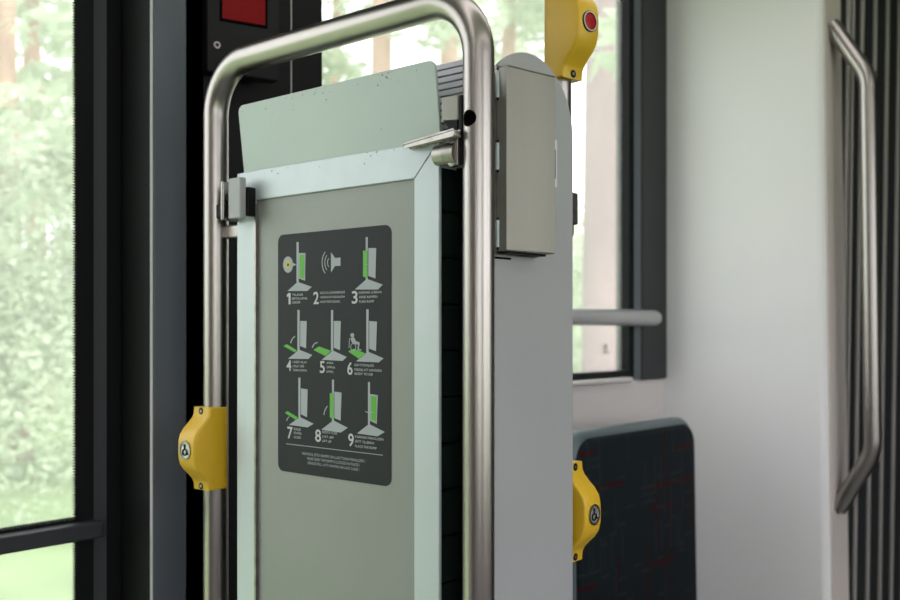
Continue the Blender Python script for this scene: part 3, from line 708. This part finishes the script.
# ================================================================== OUTSIDE
gbm = bmesh.new()
N = 24
gv = [[gbm.verts.new((-60 + 140 * i / N, y, -.75 + (0 if y < 4 else min(1.4, (y - 4) * .10)) + (random.uniform(-.1, .1) if abs(y) > 4 else 0))) for i in range(N + 1)] for y in (-60, -20, -6, 2, 4, 7, 10, 16, 26, 60)]
for a, b in zip(gv, gv[1:]):
    for k in range(N): gbm.faces.new((a[k], a[k + 1], b[k + 1], b[k]))
struct(obj('ground', gbm, 'grass', None, True), 'green verge and forest floor outside', 'ground')
def leaves(n, blobs, size, flat=.6):
    vs, fs = [], []
    for i in range(n):
        c, rx, ry, rz = random.choice(blobs)
        u = random.uniform(-1, 1); ph = random.uniform(0, 6.283); rr = random.random() ** .4; s_ = math.sqrt(1 - u * u)
        p = Vector((c[0] + rx * rr * s_ * math.cos(ph), c[1] + ry * rr * s_ * math.sin(ph), c[2] + rz * rr * u))
        a = Vector((random.gauss(0, 1), random.gauss(0, 1), random.gauss(0, flat))).normalized(); b = a.cross(Vector((random.gauss(0, 1), random.gauss(0, 1), random.gauss(0, 1)))).normalized()
        q = size * random.uniform(.5, 1.3); k = len(vs)
        vs += [p + a * q, p + b * q * .45, p - a * q, p - b * q * .45]; fs.append((k, k + 1, k + 2, k + 3))
    me = bpy.data.meshes.new('foliage'); me.from_pydata([tuple(v) for v in vs], [], fs); return me
# undergrowth: nobody could count it
bl_ = []
x = -4.0
while x < 34:
    for yy in (7.0, 9.0, 12.0):
        y = yy + random.uniform(-.8, .8); s_ = random.uniform(.7, 1.25)
        bl_.append(((x + random.uniform(-.6, .6), y, -.2 + s_ * .65 + (yy - 7) * .12), 1.0 * s_, .8 * s_, (.95 + (yy - 7) * .10) * s_))
    x += 1.1
for k in range(40):
    x = random.uniform(2.6, 5.6); bl_.append(((x, 8.6 + random.uniform(-.5, 1.2), random.uniform(.6, 3.0)), .8, .6, .7))
for k in range(22):
    bl_.append(((random.uniform(9.0, 12.5), random.uniform(6.4, 7.6), random.uniform(.2, 2.2)), .8, .6, .7))
u = link('undergrowth', leaves(230000, bl_, .042), 'shrub')
u['kind'] = 'stuff'; u['label'] = 'pale green undergrowth along the track outside the windows'; u['category'] = 'undergrowth'
def trunk_mesh(h, r, bend):
    p = [(bend * math.sin(3 * k / 10), bend * .5 * math.cos(2 * k / 10) - bend * .5, h * k / 10) for k in range(11)]
    bm = bmesh.new(); tube(bm, p, r, 12)
    for v in bm.verts:
        f = 1 - .55 * v.co.z / h; k = v.co.z / h * 10; i = min(10, int(round(k))); c = Vector(p[i]); v.co = Vector((c.x + (v.co.x - c.x) * f, c.y + (v.co.y - c.y) * f, v.co.z))
    bmesh.ops.recalc_face_normals(bm, faces=bm.faces[:])
    me = bpy.data.meshes.new('trunk'); bm.to_mesh(me); bm.free(); me.materials.append(M['bark'])
    for f in me.polygons: f.use_smooth = True
    return me
TRK = [trunk_mesh(13, .17, .15), trunk_mesh(11, .13, -.2), trunk_mesh(14, .20, .1)]
CR = []
for h in (13, 11, 14):
    bb = []
    for k in range(22):
        zz = random.uniform(.28, 1.0); rr = 1.25 * (1.15 - zz) + .3; a = random.uniform(0, 6.28)
        bb.append(((rr * .75 * math.cos(a), rr * .75 * math.sin(a), zz * h), .75, .75, .30))
    me = leaves(2600, bb, .13); me.materials.append(M['needle']); CR.append(me)
def tree(loc, k, sc_, rz, label, grp, bark=None, name='pine_tree'):
    e = thing(name, label, 'tree', loc, grp); e.scale = (sc_,) * 3; e.rotation_euler = (0, 0, rz)
    me = TRK[k]
    if bark: me = me.copy(); me.materials.clear(); me.materials.append(M[bark])
    for nm_, m_ in (('trunk', me), ('crown', CR[k])):
        o = bpy.data.objects.new(nm_, m_); C.objects.link(o); o.parent = e
    return e
def gz(y): return -.80 + (0 if y < 4 else min(1.4, (y - 4) * .10))
tree((6.45, 4.05, gz(4)), 2, 1.0, .4, 'wide pale tree trunk close outside the window, right of the yellow box', None, 'bark2')
spots = [(10.0, 10.0), (11.5, 13.5), (13.0, 11.2), (15.5, 17.0), (11.6, 21), (17, 13.2), (19.5, 15.0), (6.4, 12.8), (3.0, 13.2), (4.0, 18.0), (4.75, 9.9), (16.5, 21), (22, 19), (10.0, 16.5), (7.8, 18.5), (20, 24)]
for i, (x, y) in enumerate(spots):
    tree((x, y, gz(y)), i % 3, random.uniform(.85, 1.15), random.uniform(0, 6), 'reddish trunked pine tree blurred in the forest outside the windows', 'pines outside the windows')
